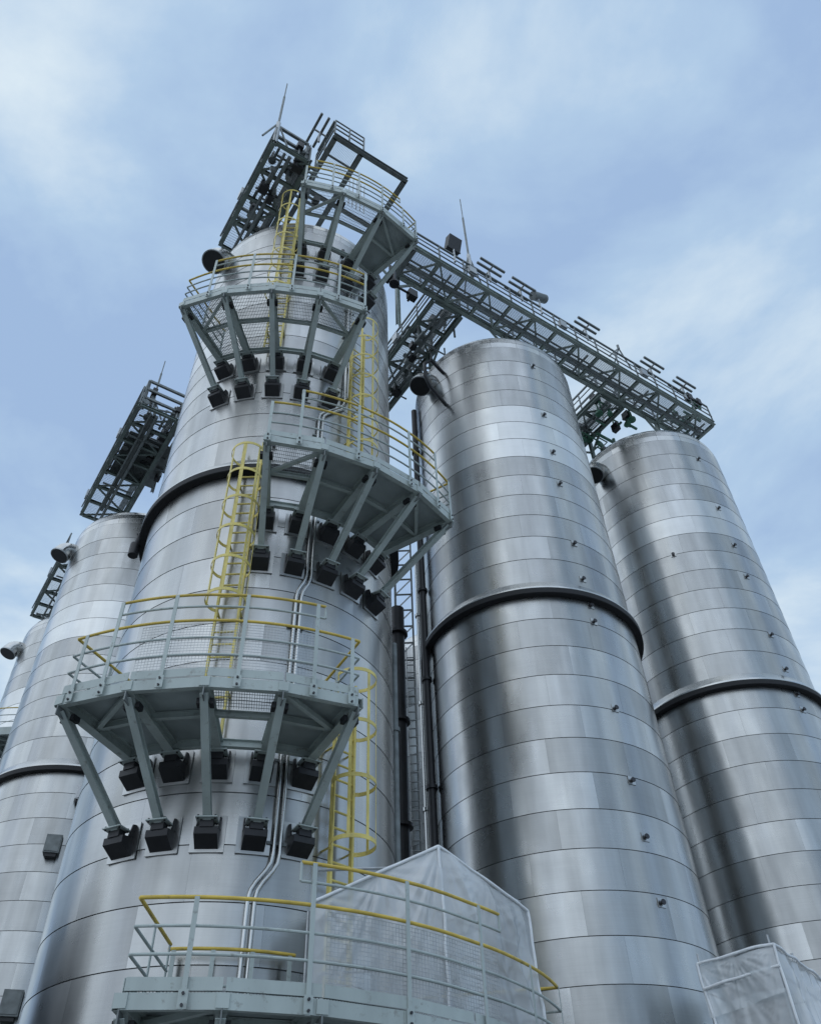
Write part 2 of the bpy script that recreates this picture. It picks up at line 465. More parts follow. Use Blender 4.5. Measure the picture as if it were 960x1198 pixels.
siloE, cE = silo(0.03, 5.2337 + PITCH, 'farthest stainless silo at the left edge, mostly hidden by the pale silo', [])

siloG, cG = silo(PITCH, 5.2337, 'silo hidden behind the platform tower, known only from dark reflections', [], False)
siloF, cF = silo(2 * PITCH, 5.2337, 'dark sliver of a distant silo seen in the gap between tower and middle silo', [], False)

# ------------------------------------------------------------------ platform pieces
# wall bracket, built at the wall facing -Y, origin on the wall at bracket centre
pd = MB().box((0, -0.010, 0), (1, 0, 0), (0, 1, 0), (0, 0, 1), 0.56, 0.024, 0.62)
pad_me = pd.mesh('wall_pad'); pad_me.materials.append(M['pad'])
bk = MB()
bk.hexa([(-0.19, -0.02, -0.26), (0.19, -0.02, -0.26), (0.19, -0.30, -0.12), (-0.19, -0.30, -0.12),
         (-0.19, -0.02, 0.05), (0.19, -0.02, 0.05), (0.19, -0.30, 0.0), (-0.19, -0.30, 0.0)])
for sx in (-1, 1):
    bk.hexa([(sx * 0.185 - 0.012, -0.02, 0.05), (sx * 0.185 + 0.012, -0.02, 0.05), (sx * 0.185 + 0.012, -0.16, 0.03), (sx * 0.185 - 0.012, -0.16, 0.03),
             (sx * 0.185 - 0.012, -0.02, 0.27), (sx * 0.185 + 0.012, -0.02, 0.27), (sx * 0.185 + 0.012, -0.10, 0.25), (sx * 0.185 - 0.012, -0.10, 0.25)])
bk.box((0, -0.24, 0.05), (1, 0, 0), (0, 1, 0), (0, 0, 1), 0.22, 0.16, 0.12)
bracket_me = bk.mesh('wall_bracket'); bracket_me.materials.append(M['black'])
sp = MB().box((0, -0.26, 0.125), (1, 0, 0), (0, 1, 0), (0, 0, 1), 0.36, 0.30, 0.022)
seat_me = sp.mesh('seat_plate'); seat_me.materials.append(M['green'])
bt = MB()
for sx in (-1, 1):
    for yy in (-0.37, -0.15):
        bt.path([(sx * 0.14, yy, 0.095), (sx * 0.14, yy, 0.165)], 0.018, 6)
bolt_me = bt.mesh('bolts'); bolt_me.materials.append(M['bolt'])

def bracket(parent, c, az, z):
    p = link('wall_pad', pad_me, None, parent, loc=cyl(c, az, 1.002, z), rotz=math.radians(az))
    for nm, me in (('wall_bracket', bracket_me), ('seat_plate', seat_me), ('bolt_set', bolt_me)):
        s = bpy.data.objects.new(nm, me); col.objects.link(s); s.parent = p
        if nm == 'bolt_set': s['kind'] = 'stuff'

def post_mesh(h):
    m = MB().box((0, 0, h / 2 - 0.12), (1, 0, 0), (0, 1, 0), (0, 0, 1), 0.065, 0.016, h + 0.24)
    m.box((0, -0.012, -0.12), (1, 0, 0), (0, 1, 0), (0, 0, 1), 0.12, 0.012, 0.22)
    me = m.mesh('post'); me.materials.append(M['green']); return me
POST = {1.1: post_mesh(1.1), 1.66: post_mesh(1.66)}
bo = MB()
for z in (-0.06, -0.19): bo.path([(0, -0.016, z), (0, -0.045, z)], 0.02, 6)
post_bolt = bo.mesh('bolts'); post_bolt.materials.append(M['bolt'])

def grating(m, c, a0, a1, r0, r1, z, pitch=0.042):
    """welded bar grating in the trapezoid between two radial lines"""
    am = (a0 + a1) / 2; n = radial(am); t = tang(am); ha = math.radians(a1 - a0) / 2
    n0 = r0 * S; n1 = r1 * S * math.cos(ha) - 0.02; tn = math.tan(ha)
    w = n1 * tn; k = int(w / pitch)
    cc = Vector((c.x, c.y, z))
    for i in range(-k, k + 1):
        tt = i * pitch; lo = max(n0, abs(tt) / tn)
        if n1 - lo > 0.05:
            m.bar(cc + n * lo + t * tt, cc + n * n1 + t * tt, 0.006, 0.03)
    q = n0 + 0.03
    while q < n1:
        m.bar(cc + n * q - t * q * tn + UP * 0.012, cc + n * q + t * q * tn + UP * 0.012, 0.008, 0.008)
        q += 0.1

def arc(c, a0, a1, rf, z, n=None):
    n = n or max(2, int(abs(a1 - a0) / 2.5))
    return [cyl(c, a0 + (a1 - a0) * i / n, rf(a0 + (a1 - a0) * i / n), z) for i in range(n + 1)]

def platform(name, label, c, azs, hz, rad, raised, mesh_rng=None, ri=1.10, inner=None, holes=(), solid=True, braces=True, posts=None, ends=(True, True)):
    """azs: azimuths of the outer corners; rad: radius at each corner (radii); hz: height of fascia underside"""
    z = Z(hz); zd = z + 0.20
    t = thing(name, label, 'platform', cyl(c, (azs[0] + azs[-1]) / 2, 1.0, z), 'access platforms')
    def rf(a):
        if a <= azs[0]: return rad[0]
        for i in range(len(azs) - 1):
            if a <= azs[i + 1]:
                f = (a - azs[i]) / (azs[i + 1] - azs[i]); return rad[i] * (1 - f) + rad[i + 1] * f
        return rad[-1]
    for i, a in enumerate(azs):
        n = radial(a); ro = rad[i]
        MB().hbeam(cyl(c, a, 1.055, z + 0.02), cyl(c, a, ro - 0.012, z + 0.10 - 0.0), 0.16, 0.2).build('radial_beam', 'green', t)
        if braces:
            bracket(t, c, a, z - 0.20)
            bracket(t, c, a, z - 1.42)
            p0 = cyl(c, a, 1.085, z - 1.28); p1 = cyl(c, a, ro - 0.03, z - 0.03)
            MB().hbeam(p0, p1, 0.13, 0.13, 0.016).build('brace', 'green', t)
            g = MB().box(cyl(c, a, ro - 0.035, z - 0.06), n, tang(a), UP, 0.26, 0.02, 0.2)
            g.build('gusset', 'dgalv', t)
            for sg in (-1, 1): MB().box(cyl(c, a, ro - 0.10, z - 0.10) + tang(a) * 0.10 * sg, n, tang(a), UP, 0.16, 0.07, 0.10).build('clamp', 'black', t)
    for i in range(len(azs) - 1):
        a0, a1 = azs[i], azs[i + 1]
        p0 = cyl(c, a0, rad[i], z); p1 = cyl(c, a1, rad[i + 1], z); d = (p1 - p0).normalized()
        MB().bar(p0 + UP * 0.095 + d * 0.004, p1 + UP * 0.095 - d * 0.004, 0.02, 0.19).build('fascia_channel', 'green', t)
        MB().bar(p0 + UP * 0.012 - radial(a0) * 0.05, p1 + UP * 0.012 - radial(a1) * 0.05, 0.08, 0.02).build('channel_flange', 'green', t)
        MB().bar(p0 + UP * 0.285 + d * 0.02 + radial(a0) * 0.012, p1 + UP * 0.285 - d * 0.02 + radial(a1) * 0.012, 0.012, 0.155).build('toe_board', 'green', t)
        rm = (rad[i] + ri) / 2
        MB().hbeam(cyl(c, a0, rm, z + 0.10), cyl(c, a1, rm, z + 0.10), 0.08, 0.12, 0.01).build('ring_beam', 'green', t)
        MB().hbeam(cyl(c, a0, ri, z + 0.08), cyl(c, a1, ri, z + 0.08), 0.10, 0.15, 0.01).build('ring_beam', 'green', t)
        if i in (0, len(azs) - 2):
            MB().bar(cyl(c, a0 if i else a1, rad[i] - 0.03, z + 0.06), cyl(c, a1 if i else a0, rm, z + 0.06), 0.08, 0.08).build('diagonal', 'green', t)
        if i not in holes:
            g = MB(); grating(g, c, a0, a1, ri, min(rad[i], rad[i + 1]), zd)
            g.build('grating', 'grate', t, kind='stuff')
            if solid is True or i in solid:
                pl = [cyl(c, a0 + 0.15, ri, zd - 0.028), cyl(c, a1 - 0.15, ri, zd - 0.028), cyl(c, a1 - 0.15, rad[i + 1] - 0.012, zd - 0.028), cyl(c, a0 + 0.15, rad[i] - 0.012, zd - 0.028)]
                MB().hexa(pl + [q + UP * 0.008 for q in pl]).build('deck_plate', 'deck', t)
        else:
            g = MB(); grating(g, c, a0, a1, (ri + rad[i]) / 2, min(rad[i], rad[i + 1]), zd)
            g.build('grating', 'grate', t, kind='stuff')
        jp = MB().box(cyl(c, a0, rad[i] + 0.004, z + 0.10), tang(a0), radial(a0), UP, 0.16, 0.022, 0.17); jp.build('joint_plate', 'green', t)
    # railing
    zr = zd + 0.02
    a0, a1 = azs[0], azs[-1]
    def rr(a): return rf(a) + 0.002
    MB().path(arc(c, a0, a1, rr, zr + 1.1), 0.026, 10).build('top_rail', 'yellow', t, True)
    for hh in (0.74, 0.40): MB().path(arc(c, a0, a1, rr, zr + hh), 0.021, 8).build('middle_rail', 'green', t, True)
    if raised:
        b0, b1 = raised
        MB().path(arc(c, b0, b1, rr, zr + 1.66), 0.026, 10).build('top_rail', 'yellow', t, True)
        MB().path(arc(c, b0, b1, rr, zr + 1.40), 0.021, 8).build('middle_rail', 'green', t, True)
        for b in (b0, b1): MB().tube(cyl(c, b, rr(b), zr + 1.40), cyl(c, b, rr(b), zr + 1.66), 0.021).build('rail_return', 'green', t, True)
    for a in (posts or [a0 + (a1 - a0) * (k + 0.35) / 4.7 for k in range(5)]):
        hi = raised and raised[0] - 0.5 <= a <= raised[1] + 0.5
        p = link('post', POST[1.66 if hi else 1.1], None, t, loc=cyl(c, a, rr(a) + 0.008, zr), rotz=math.radians(a))
        s = bpy.data.objects.new('bolt_pair', post_bolt); col.objects.link(s); s.parent = p; s['kind'] = 'stuff'
    for e, a in ((0, a0), (1, a1)):
        if not ends[e]: continue
        sgn = -1 if e == 0 else 1
        rin = ri + 0.03
        MB().tube(cyl(c, a, rf(a), zr + 1.1), cyl(c, a, rin, zr + 1.1), 0.026).build('end_rail', 'yellow', t, True)
        for hh in (0.74, 0.40): MB().tube(cyl(c, a, rf(a), zr + hh), cyl(c, a, rin, zr + hh), 0.021).build('end_rail', 'green', t, True)
        for r_ in (rin + 0.01, (rin + rf(a)) / 2):
            link('post', POST[1.1], None, t, loc=cyl(c, a, r_, zr), rotz=math.radians(a + 90))
        MB().bar(cyl(c, a, rf(a), zd + 0.08), cyl(c, a, ri, zd + 0.08), 0.012, 0.155).build('toe_board', 'green', t)
        MB().bar(cyl(c, a, rf(a), z + 0.10) + tang(a) * 0.09 * sgn, cyl(c, a, ri, z + 0.10) + tang(a) * 0.09 * sgn, 0.012, 0.19).build('end_plate', 'green', t)
    if inner:
        b0, b1 = inner
        MB().path(arc(c, b0, b1, lambda a: ri - 0.03, zr + 1.1), 0.026, 10).build('inner_rail', 'yellow', t, True)
        MB().path(arc(c, b0, b1, lambda a: ri - 0.03, zr + 0.6), 0.021, 8).build('inner_rail', 'green', t, True)
        for k in range(4):
            a = b0 + (b1 - b0) * (k + 0.15) / 3.3
            link('post', POST[1.1], None, t, loc=cyl(c, a, ri - 0.028, zr), rotz=math.radians(a))
    if mesh_rng:
        m = MB(); b0, b1 = mesh_rng; nn = int((b1 - b0) / 180 * math.pi * 1.69 * S / 0.055)
        for i in range(nn + 1):
            a = b0 + (b1 - b0) * i / nn; p = cyl(c, a, rf(a) - 0.008, zr + 0.05); m.bar(p, p + UP * 1.0, 0.005, 0.005, radial(a))
        for k in range(19):
            q = arc(c, b0, b1, lambda a: rf(a) - 0.008, zr + 0.06 + k * 0.055)
            for x, y in zip(q, q[1:]): m.bar(x, y, 0.005, 0.005)
        m.build('wire_mesh', 'galv', t, kind='stuff')
    return t
A5 = [-22.3, -9.2, 4.1, 17.4, 31.0]
P2 = platform('access_platform', 'access platform with wire mesh guard and raised rail, second from the bottom of the tower', cA, A5, 2.385, [1.69] * 5, (-14, 24), (-9, 23), holes=(2,),
              posts=[-20.0, -14, -3.5, 9.5, 22.5, 29.5])
B5 = [8.7, 21.6, 34.4, 47.2, 60.0]
P3 = platform('access_platform', 'access platform jutting right towards the middle silo, halfway up the tower', cA, B5, 4.27, [1.70] * 5, (15.5, 54), holes=(0,),
              posts=[8.8, 15.7, 29.5, 44, 53.8, 59.5], ends=(False, True))
P4 = platform('access_platform', 'polygonal access platform below the dome, left of the overhead walkway', cA, A5, 6.17, [1.69] * 5, (-14, 31), holes=(2, 3), solid=(3,),
              posts=[-14, -2.5, 9.5, 22.5, 30.5], ends=(True, False))
P5 = platform('access_platform', 'topmost access platform beneath the hoist frame, where the walkway starts', cA, [8.6, 22, 36.5, 52.0], 8.13, [1.71] * 4, (12, 44), holes=(0, 1), solid=(2,),
              posts=[9, 18, 27, 36, 45, 51.5], ends=(False, True))
P1 = platform('access_platform', 'lowest access platform with the plastic-wrapped enclosure standing on it', cA, [0.3, 13.3, 26.6, 40, 53, 66, 82], 0.955,
              [1.69, 1.69, 1.69, 1.70, 1.72, 1.78, 1.88], (22.5, 61), (27, 60), inner=(-1, 31), posts=[8.2, 24.5, 40, 55.5, 69, 81.5])
PE = platform('access_platform', 'access platform cut by the left edge of the picture, on the far silo', cE, [-48, -35, -21.5, -8, 5], 6.17, [1.69] * 5, None, posts=[-30, -18, -6, 4.5])

# ------------------------------------------------------------------ caged ladders
rung_me = MB().path([(-0.225, 0, 0), (0.225, 0, 0)], 0.021, 6).mesh('rung', True); rung_me.materials.append(M['lyellow'])
def hoop_mesh():
    m = MB(); R = 0.40; pts = []
    for i in range(25):
        a = math.radians(-128 + 256 * i / 24)
        pts.append((R * math.sin(a), -0.31 - R * math.cos(a), 0))
    pts = [(-0.225, 0, 0)] + pts + [(0.225, 0, 0)]
    for p, q in zip(pts, pts[1:]): m.bar(p, q, 0.010, 0.075)
    me = m.mesh('cage_hoop'); me.materials.append(M['lyellow']); return me
hoop_me = hoop_mesh()
def ladder(label, c, az, h0, h1, hc0, hc1, r=1.075):
    t = thing('caged_ladder', label, 'ladder', cyl(c, az, r, Z(h0)), 'yellow caged ladders')
    T = tang(az); Rr = radial(az)
    for s in (-1, 1):
        MB().bar(cyl(c, az, r, Z(h0)) + T * 0.225 * s, cyl(c, az, r, Z(h1)) + T * 0.225 * s, 0.045, 0.085, Rr).build('stringer', 'lyellow', t)
    z = Z(h0) + 0.25
    while z < Z(h1) - 0.9:
        link('rung', rung_me, None, t, loc=cyl(c, az, r, z), rotz=math.radians(az)); z += 0.3
    z = Z(hc0); n = max(2, round((Z(hc1) - z) / 0.95)); st = (Z(hc1) - z) / n
    for k in range(n + 1):
        link('cage_hoop', hoop_me, None, t, loc=cyl(c, az, r, z + k * st), rotz=math.radians(az))
    for k in range(5):
        a = math.radians(-100 + 50 * k)
        p = cyl(c, az, r, 0) + T * 0.392 * math.sin(a) + Rr * (0.31 + 0.392 * math.cos(a))
        MB().bar((p.x, p.y, Z(hc0)), (p.x, p.y, Z(hc1)), 0.055, 0.010, Rr * math.cos(a) + T * math.sin(a)).build('cage_strap', 'lyellow', t)
    zz = Z(h0) + 1.0
    while zz < Z(h1) - 1.2:
        for s in (-1, 1): MB().bar(cyl(c, az, 0.99, zz) + T * 0.225 * s, cyl(c, az, r, zz) + T * 0.225 * s, 0.05, 0.01).build('standoff', 'lyellow', t)
        zz += 1.9
    return t
ladder('lowest yellow caged ladder, rising from the wrapped platform', cA, 43.5, 1.02, 2.98, 1.92, 2.95)
ladder('yellow caged ladder crossing the dark ring of the tower', cA, 0.5, 2.45, 4.97, 3.35, 4.72)
ladder('yellow caged ladder on the right flank of the tower, above the jutting platform', cA, 44.0, 4.34, 6.9, 5.1, 6.85)
ladder('topmost yellow caged ladder, up to the roof of the tower', cA, 1.5, 6.24, 8.98, 7.0, 8.9)

# ------------------------------------------------------------------ conduits on the tower
def conduit(label, c, route, offs, r, rr, name='wall_pipe', m='pipe'):
    t = thing(name, label, 'pipe', cyl(c, route[0][0], rr, Z(route[0][1])))
    for o in offs:
        pts = []
        for i, (a, h) in enumerate(route):
            p = cyl(c, a, rr, Z(h)) + tang(a) * o
            if 0 < i < len(route) - 1:
                pa = cyl(c, *route[i - 1][:1], rr, Z(route[i - 1][1])) + tang(a) * o; pb = cyl(c, *route[i + 1][:1], rr, Z(route[i + 1][1])) + tang(a) * o
                k = 0.16
                for f in (0.0, 0.5, 1.0):
                    q = (p + (pa - p).normalized() * k) * (1 - f) ** 2 + p * 2 * f * (1 - f) + (p + (pb - p).normalized() * k) * f * f
                    pts.append(q)
            else: pts.append(p)
        MB().path(pts, r, 10).build('pipe', m, t, True, angle=60)
    for (a, h0), (b, h1) in zip(route, route[1:]):
        if abs(a - b) > 2 or h1 - h0 < 0.3: continue
        z = Z(h0) + 0.35
        while z < Z(h1) - 0.2:
            MB().box(cyl(c, a + (b - a) * (z - Z(h0)) / (Z(h1) - Z(h0)), 1.012, z), tang(a), radial(a), UP, 0.34, 0.05, 0.05).build('clip', 'dgalv', t)
            z += 1.5
    return t
conduit('pair of thin steel pipes climbing the tower with a jog below the second platform', cA,
        [(18.4, 0.2), (18.4, 1.66), (24.2, 1.80), (24.4, 3.6), (27.6, 3.72), (27.6, 5.5), (40, 5.75), (40, 7.6)], (-0.055, 0.055), 0.036, 1.03)
# drum and cable stub on the ring skirt of the tower
j = thing('junction_drum', 'small dark drum hanging from the dark ring of the tower, left side', 'drum', cyl(cA, -76, 1.09, Z(4.66)))
MB().path([cyl(cA, -76, 1.09, Z(4.60)), cyl(cA, -76, 1.09, Z(4.72))], 0.13, 14).build('body', 'black', j, True)
MB().path([cyl(cA, -76, 1.09, Z(4.72)), cyl(cA, -76, 1.08, Z(4.84))], 0.05, 8).build('neck', 'black', j, True)
MB().bar(cyl(cA, -76, 1.0, Z(4.83)), cyl(cA, -76, 1.10, Z(4.83)), 0.08, 0.03).build('arm', 'black', j)

# ------------------------------------------------------------------ overhead walkways
def walkway(name, label, p0, dvec, nvec, length, width, hz, bay, green='mgreen', legs=(), rail_h=1.1, raildark='dgalv', skip_bays=(), tall=None):
    """p0: start of the outer edge (metres, z at chord centre); dvec along, nvec from outer to inner edge"""
    t = thing(name, label, 'walkway', p0, 'overhead walkways')
    n = max(1, round(length / bay)); b = length / n
    P = lambda s, a, z: p0 + dvec * s + nvec * a + UP * z
    for a, m in ((0, green), (width, green)):
        MB().hbeam(P(0, a, 0), P(length, a, 0), 0.14, 0.22).build('chord', m, t)
    for i in range(n + 1):
        MB().hbeam(P(i * b, 0.08, -0.01), P(i * b, width - 0.08, -0.01), 0.12, 0.16).build('cross_beam', green, t)
        if i < n:
            e = i % 2
            MB().bar(P(i * b + 0.05, 0.08 if e else width - 0.08, -0.05), P((i + 1) * b - 0.05, width - 0.08 if e else 0.08, -0.05), 0.07, 0.07).build('diagonal', green, t)
            g = MB(); k = int((width - 0.2) / 0.042); st = (b - 0.04)
            for q in range(k): g.bar(P(i * b + 0.02, 0.10 + q * 0.042, 0.13), P(i * b + 0.02 + st, 0.10 + q * 0.042, 0.13), 0.006, 0.03)
            for q in range(int(b / 0.1)): g.bar(P(i * b + 0.05 + q * 0.1, 0.10, 0.142), P(i * b + 0.05 + q * 0.1, width - 0.1, 0.142), 0.008, 0.008)
            g.build('grating', 'grate', t, kind='stuff')
    for a in (0, width):
        MB().bar(P(0, a, 0.15 + rail_h), P(length, a, 0.15 + rail_h), 0.07, 0.07).build('top_rail', raildark, t)
        for hh in (0.40, 0.76): MB().bar(P(0, a, 0.15 + hh), P(length, a, 0.15 + hh), 0.035, 0.04).build('middle_rail', 'dgalv', t)
        MB().bar(P(0, a, 0.19), P(length, a, 0.19), 0.012, 0.12).build('toe_board', 'galv', t)
        for i in range(n + 1):
            MB().bar(P(i * b, a, 0.1), P(i * b, a, 0.15 + rail_h), 0.05, 0.05, dvec).build('post', 'dgalv', t)
    for a, zz, rr_ in ((width * 0.35, -0.17, 0.05), (width * 0.5, -0.2, 0.07), (width + 0.12, 0.05, 0.045), (width + 0.12, 0.55, 0.04), (-0.10, 0.32, 0.03)):
        MB().path([P(0.1, a, zz), P(length * 0.5, a, zz - 0.01), P(length - 0.15, a, zz)], rr_, 8).build('service_pipe', 'dgalv', t, True)
    for i in range(n):
        if i % 3 == 1: MB().box(P((i + 0.5) * b, width * 0.5, -0.24), dvec, nvec, UP, 0.07, width * 0.8, 0.06).build('pipe_hanger', 'dgalv', t)
        if i % 4 == 2: MB().box(P((i + 0.3) * b, -0.09, 0.62), dvec, nvec, UP, 0.34, 0.16, 0.42).build('junction_box', 'galv', t)
    MB().bar(P(0.1, width - 0.14, 0.95), P(length - 0.1, width - 0.14, 0.95), 0.24, 0.06).build('cable_tray', 'galv', t)
    for (s, a, zl) in legs:
        q = P(s, a, -0.1)
        MB().hbeam(q, (q.x, q.y, zl), 0.14, 0.14, up=dvec).build('leg', green, t)
        for sg in (-1, 1):
            MB().bar(q + dvec * 0.75 * sg, Vector((q.x, q.y, max(zl, q.z - 0.8))), 0.08, 0.08).build('knee_brace', green, t)
    return t
HB = 9.30
row_start = 0.90; row_end = 6.0
bridge = walkway('overhead_walkway', 'long grey-green truss walkway spanning the tops of the right-hand silos', G(row_start, -1.07, HB), V3, W3, (row_end - row_start) * S, 0.42 * S, HB, 1.2,
        legs=[((PITCH - 0.25 - row_start) * S, 0.42 * S, Z(8.8)), ((PITCH + 0.35 - row_start) * S, 0.42 * S, Z(8.8)), ((2 * PITCH - 0.3 - row_start) * S, 0.42 * S, Z(8.8)), ((2 * PITCH + 0.3 - row_start) * S, 0.42 * S, Z(8.8)),
              (0.05, 0.42 * S, Z(8.2))])
# heavier end frame where the walkway meets the tower
ef = MB().hbeam(G(row_start - 0.02, -1.09, HB - 0.08), G(row_start - 0.02, -0.63, HB - 0.08), 0.2, 0.26); ef.build('end_frame', 'dgalv', bridge)

def cross(label, u0, w0, w1, hh=9.24, width=0.40, legs=()):
    # runs from front to back on the left flank of a silo; outer edge is at u0
    return walkway('overhead_walkway', label, G(u0, w0, hh), W3, V3, (w1 - w0) * S, width * S, hh, 1.15, green='dgreen', legs=legs)
cross('dark railed walkway running back from the roof of the platform tower', -1.06, -1.32, 0.08, 9.22, 0.42, legs=[(1.0 * S, 0.42 * S, Z(8.6)), (1.35 * S, 0.42 * S, Z(8.8))])
cross('dark railed walkway running back beside the top of the middle silo', 1.47, -0.62, 1.9, 9.26, 0.42, legs=[(0.7 * S, 0.42 * S, Z(8.3))])
cross('dark railed walkway beside the top of the rightmost silo', 2 * PITCH - 1.33, -0.62, 1.9, 9.26, 0.42, legs=[(0.7 * S, 0.42 * S, Z(8.3))])
cross('short railed walkway on the roof of the pale silo behind the tower', -1.03, 2.78, 5.25, 9.2, 0.55, legs=[((5.2 - 2.78) * S, 0.55 * S, Z(8.8)), ((4.7 - 2.78) * S, 0.55 * S, Z(8.8))])
cross('small railed walkway on the roof of the farthest silo, left edge', -0.98, 6.2, 8.1, 9.2, 0.5, legs=[((8.0 - 6.2) * S, 0.5 * S, Z(8.8))])

# roof machinery frames: stacked pipe and rail frames beside the walkways
def roof_frame(label, u0, w0, u1, w1, h0, h1, nb=3, m='dgalv'):
    t = thing('roof_frame', label, 'steel frame', G(u0, w0, h0))
    for (u, w) in ((u0, w0), (u1, w0), (u0, w1), (u1, w1)):
        MB().hbeam(G(u, w, h0), G(u, w, h1), 0.14, 0.14, up=V3).build('column', m, t)
    for k in range(nb):
        h = h0 + (h1 - h0) * (k + 1) / nb
        for a, b in (((u0, w0), (u1, w0)), ((u1, w0), (u1, w1)), ((u1, w1), (u0, w1)), ((u0, w1), (u0, w0))):
            MB().bar(G(*a, h), G(*b, h), 0.10, 0.12).build('beam', m, t)
    for a, b in (((u0, w0), (u1, w0)), ((u0, w1), (u0, w0)), ((u1, w0), (u1, w1))):
        MB().bar(G(*a, h0), G(*b, h0 + (h1 - h0) / nb), 0.06, 0.06).build('diagonal', m, t)
    return t
roof_frame('open steel frame on the front corner of the tower roof', -1.04, -1.28, -0.66, -0.2, 9.25, 9.75, 2)
rf_ = roof_frame('open steel frame on the roof of the pale silo behind the tower', -0.98, 2.82, -0.28, 4.3, 9.24, 9.8, 3)
MB().box(G(-0.63, 3.8, 9.27), V3, W3, UP, 0.66 * S, 0.9 * S, 0.05).build('floor_plate', 'dgalv', rf_)
for u in (-0.8, -0.45): MB().hbeam(G(u, 2.9, 9.2), G(u, 5.0, 9.2), 0.14, 0.2).build('beam', 'dgalv', rf_)
roof_frame('pipe frame beside the middle silo roof', 1.50, 0.0, 1.85, 1.2, 9.28, 9.5, 1)

def valve_cluster(label, u, w, h, n, du=0.3, dw=0.3, m='dgalv'):
    t = thing('pipework', label, 'pipework', G(u, w, h))
    for k in range(n):
        x = u + random.uniform(-du, du); y = w + random.uniform(-dw, dw)
        hh = h + random.uniform(0.0, 0.25)
        p = G(x, y, hh); ax = random.choice((V3, W3, UP)); L = random.uniform(0.35, 1.1)
        q = p + ax * L
        bx = random.choice((V3, W3, UP))
        MB().path([p, q, q + bx * random.uniform(0.2, 0.6)] if bx != ax else [p, q], random.uniform(0.03, 0.075), 8).build('pipe', m, t, True, angle=60)
        if k % 3 == 0: MB().path([p - ax * 0.05, p + ax * 0.05], random.uniform(0.12, 0.18), 12).build('flange', m, t, True)
        if k % 4 == 1: MB().box(q, V3, W3, UP, random.uniform(0.2, 0.4), random.uniform(0.2, 0.35), random.uniform(0.2, 0.45)).build('actuator', 'black', t)
    return t
valve_cluster('dark pipework under the walkway at the top of the middle silo', 1.75, 0.05, 9.0, 26, 0.22, 0.5)
valve_cluster('dark pipework under the walkway at the top of the rightmost silo', 2 * PITCH - 1.0, -0.1, 9.02, 26, 0.3, 0.5, 'pgreen')
valve_cluster('dark pipework on the front corner of the tower roof', -0.8, -0.75, 9.1, 26, 0.2, 0.55)
valve_cluster('dark pipework on the roof of the pale silo', -0.62, 3.4, 9.2, 44, 0.36, 0.65)
valve_cluster('dark pipework under the topmost platform of the tower', 0.25, -1.04, 8.2, 8, 0.4, 0.03, 'black')
valve_cluster('pipe stubs on the far end of the walkway', 5.8, -0.9, 9.4, 14, 0.16, 0.16, 'pgreen')

# ------------------------------------------------------------------ hoist frame above the topmost platform
t = thing('hoist_frame', 'cantilevered grey steel hoist frame with small railed deck above the tower', 'steel frame', G(-0.48, -0.4, 9.55))
HH = 9.55
for u in (-0.48, -0.145): MB().hbeam(G(u, -1.59, HH), G(u, -0.35, HH), 0.16, 0.24).build('beam', 'dgalv', t)
MB().hbeam(G(0.43, -1.59, HH), G(0.43, -0.35, HH), 0.16, 0.24).build('beam', 'dgalv', t)
MB().hbeam(G(-0.50, -1.60, HH), G(0.455, -1.60, HH), 0.16, 0.24).build('front_beam', 'dgalv', t)
MB().hbeam(G(-0.46, -0.9, HH), G(0.42, -0.9, HH), 0.12, 0.18).build('beam', 'dgalv', t)
for u in (-0.48, 0.43):
    MB().hbeam(G(u, -0.4, 8.8), G(u, -0.4, HH), 0.16, 0.16, up=V3).build('column', 'dgalv', t)
    MB().bar(G(u, -0.75, 8.85), G(u, -1.15, HH - 0.03), 0.1, 0.1).build('strut', 'dgalv', t)
g = MB()
for q in range(20): g.bar(G(-0.47 + 0.0158 * q, -1.58, HH + 0.05), G(-0.47 + 0.0158 * q, -1.2, HH + 0.05), 0.006, 0.03)
g.build('grating', 'grate', t, kind='stuff')
MB().bar(G(-0.47, -1.38, HH), G(-0.15, -1.38, HH), 0.06, 0.08).build('beam', 'dgalv', t)
for hh in (0.38, 0.74, 1.1):
    z = HH + 0.07 + hh / S
    MB().bar(G(-0.5, -1.61, z), G(-0.13, -1.61, z), 0.045, 0.045).build('rail', 'dgalv', t)
    MB().bar(G(-0.5, -1.59, z), G(-0.5, -1.15, z), 0.045, 0.045).build('rail', 'dgalv', t)
for (u, w) in ((-0.5, -1.61), (-0.315, -1.61), (-0.13, -1.61), (-0.5, -1.38), (-0.5, -1.15)):
    MB().bar(G(u, w, HH + 0.04), G(u, w, HH + 0.07 + 1.1 / S), 0.05, 0.05, V3).build('post', 'dgalv', t)
for k in range(5): MB().tube(G(-0.05 + 0.05 * k, -1.15, HH - 0.35), G(-0.05 + 0.05 * k, -1.15, HH + 0.35), 0.02).build('pipe', 'galv', t, True)

# ------------------------------------------------------------------ masts and lamps on the walkways
def mast(label, u, w, h0, h1, hook=True, r=0.045):
    t = thing('lightning_mast', label, 'mast', G(u, w, h0))
    hm = h0 + (h1 - h0) * 0.3
    MB().path([G(u, w, h0), G(u, w, hm)], r * 1.9, 8).build('base_pole', 'galv', t, True)
    MB().path([G(u, w, hm - 0.02), G(u, w, h0 + (h1 - h0) * 0.75)], r, 8).build('pole', 'dgalv', t, True)
    MB().path([G(u, w, h0 + (h1 - h0) * 0.74), G(u, w, h1)], r * 0.5, 6).build('tip', 'dgalv', t, True)
    for dv in (V3 * 0.55, W3 * 0.55, V3 * -0.45):
        MB().tube(G(u, w, hm), G(u, w, h0) + dv, 0.035, 6).build('stay', 'dgalv', t, True)
mast('thin lightning mast on the tower roof, the highest point of the picture', -1.05, -1.30, 9.25, 11.05)
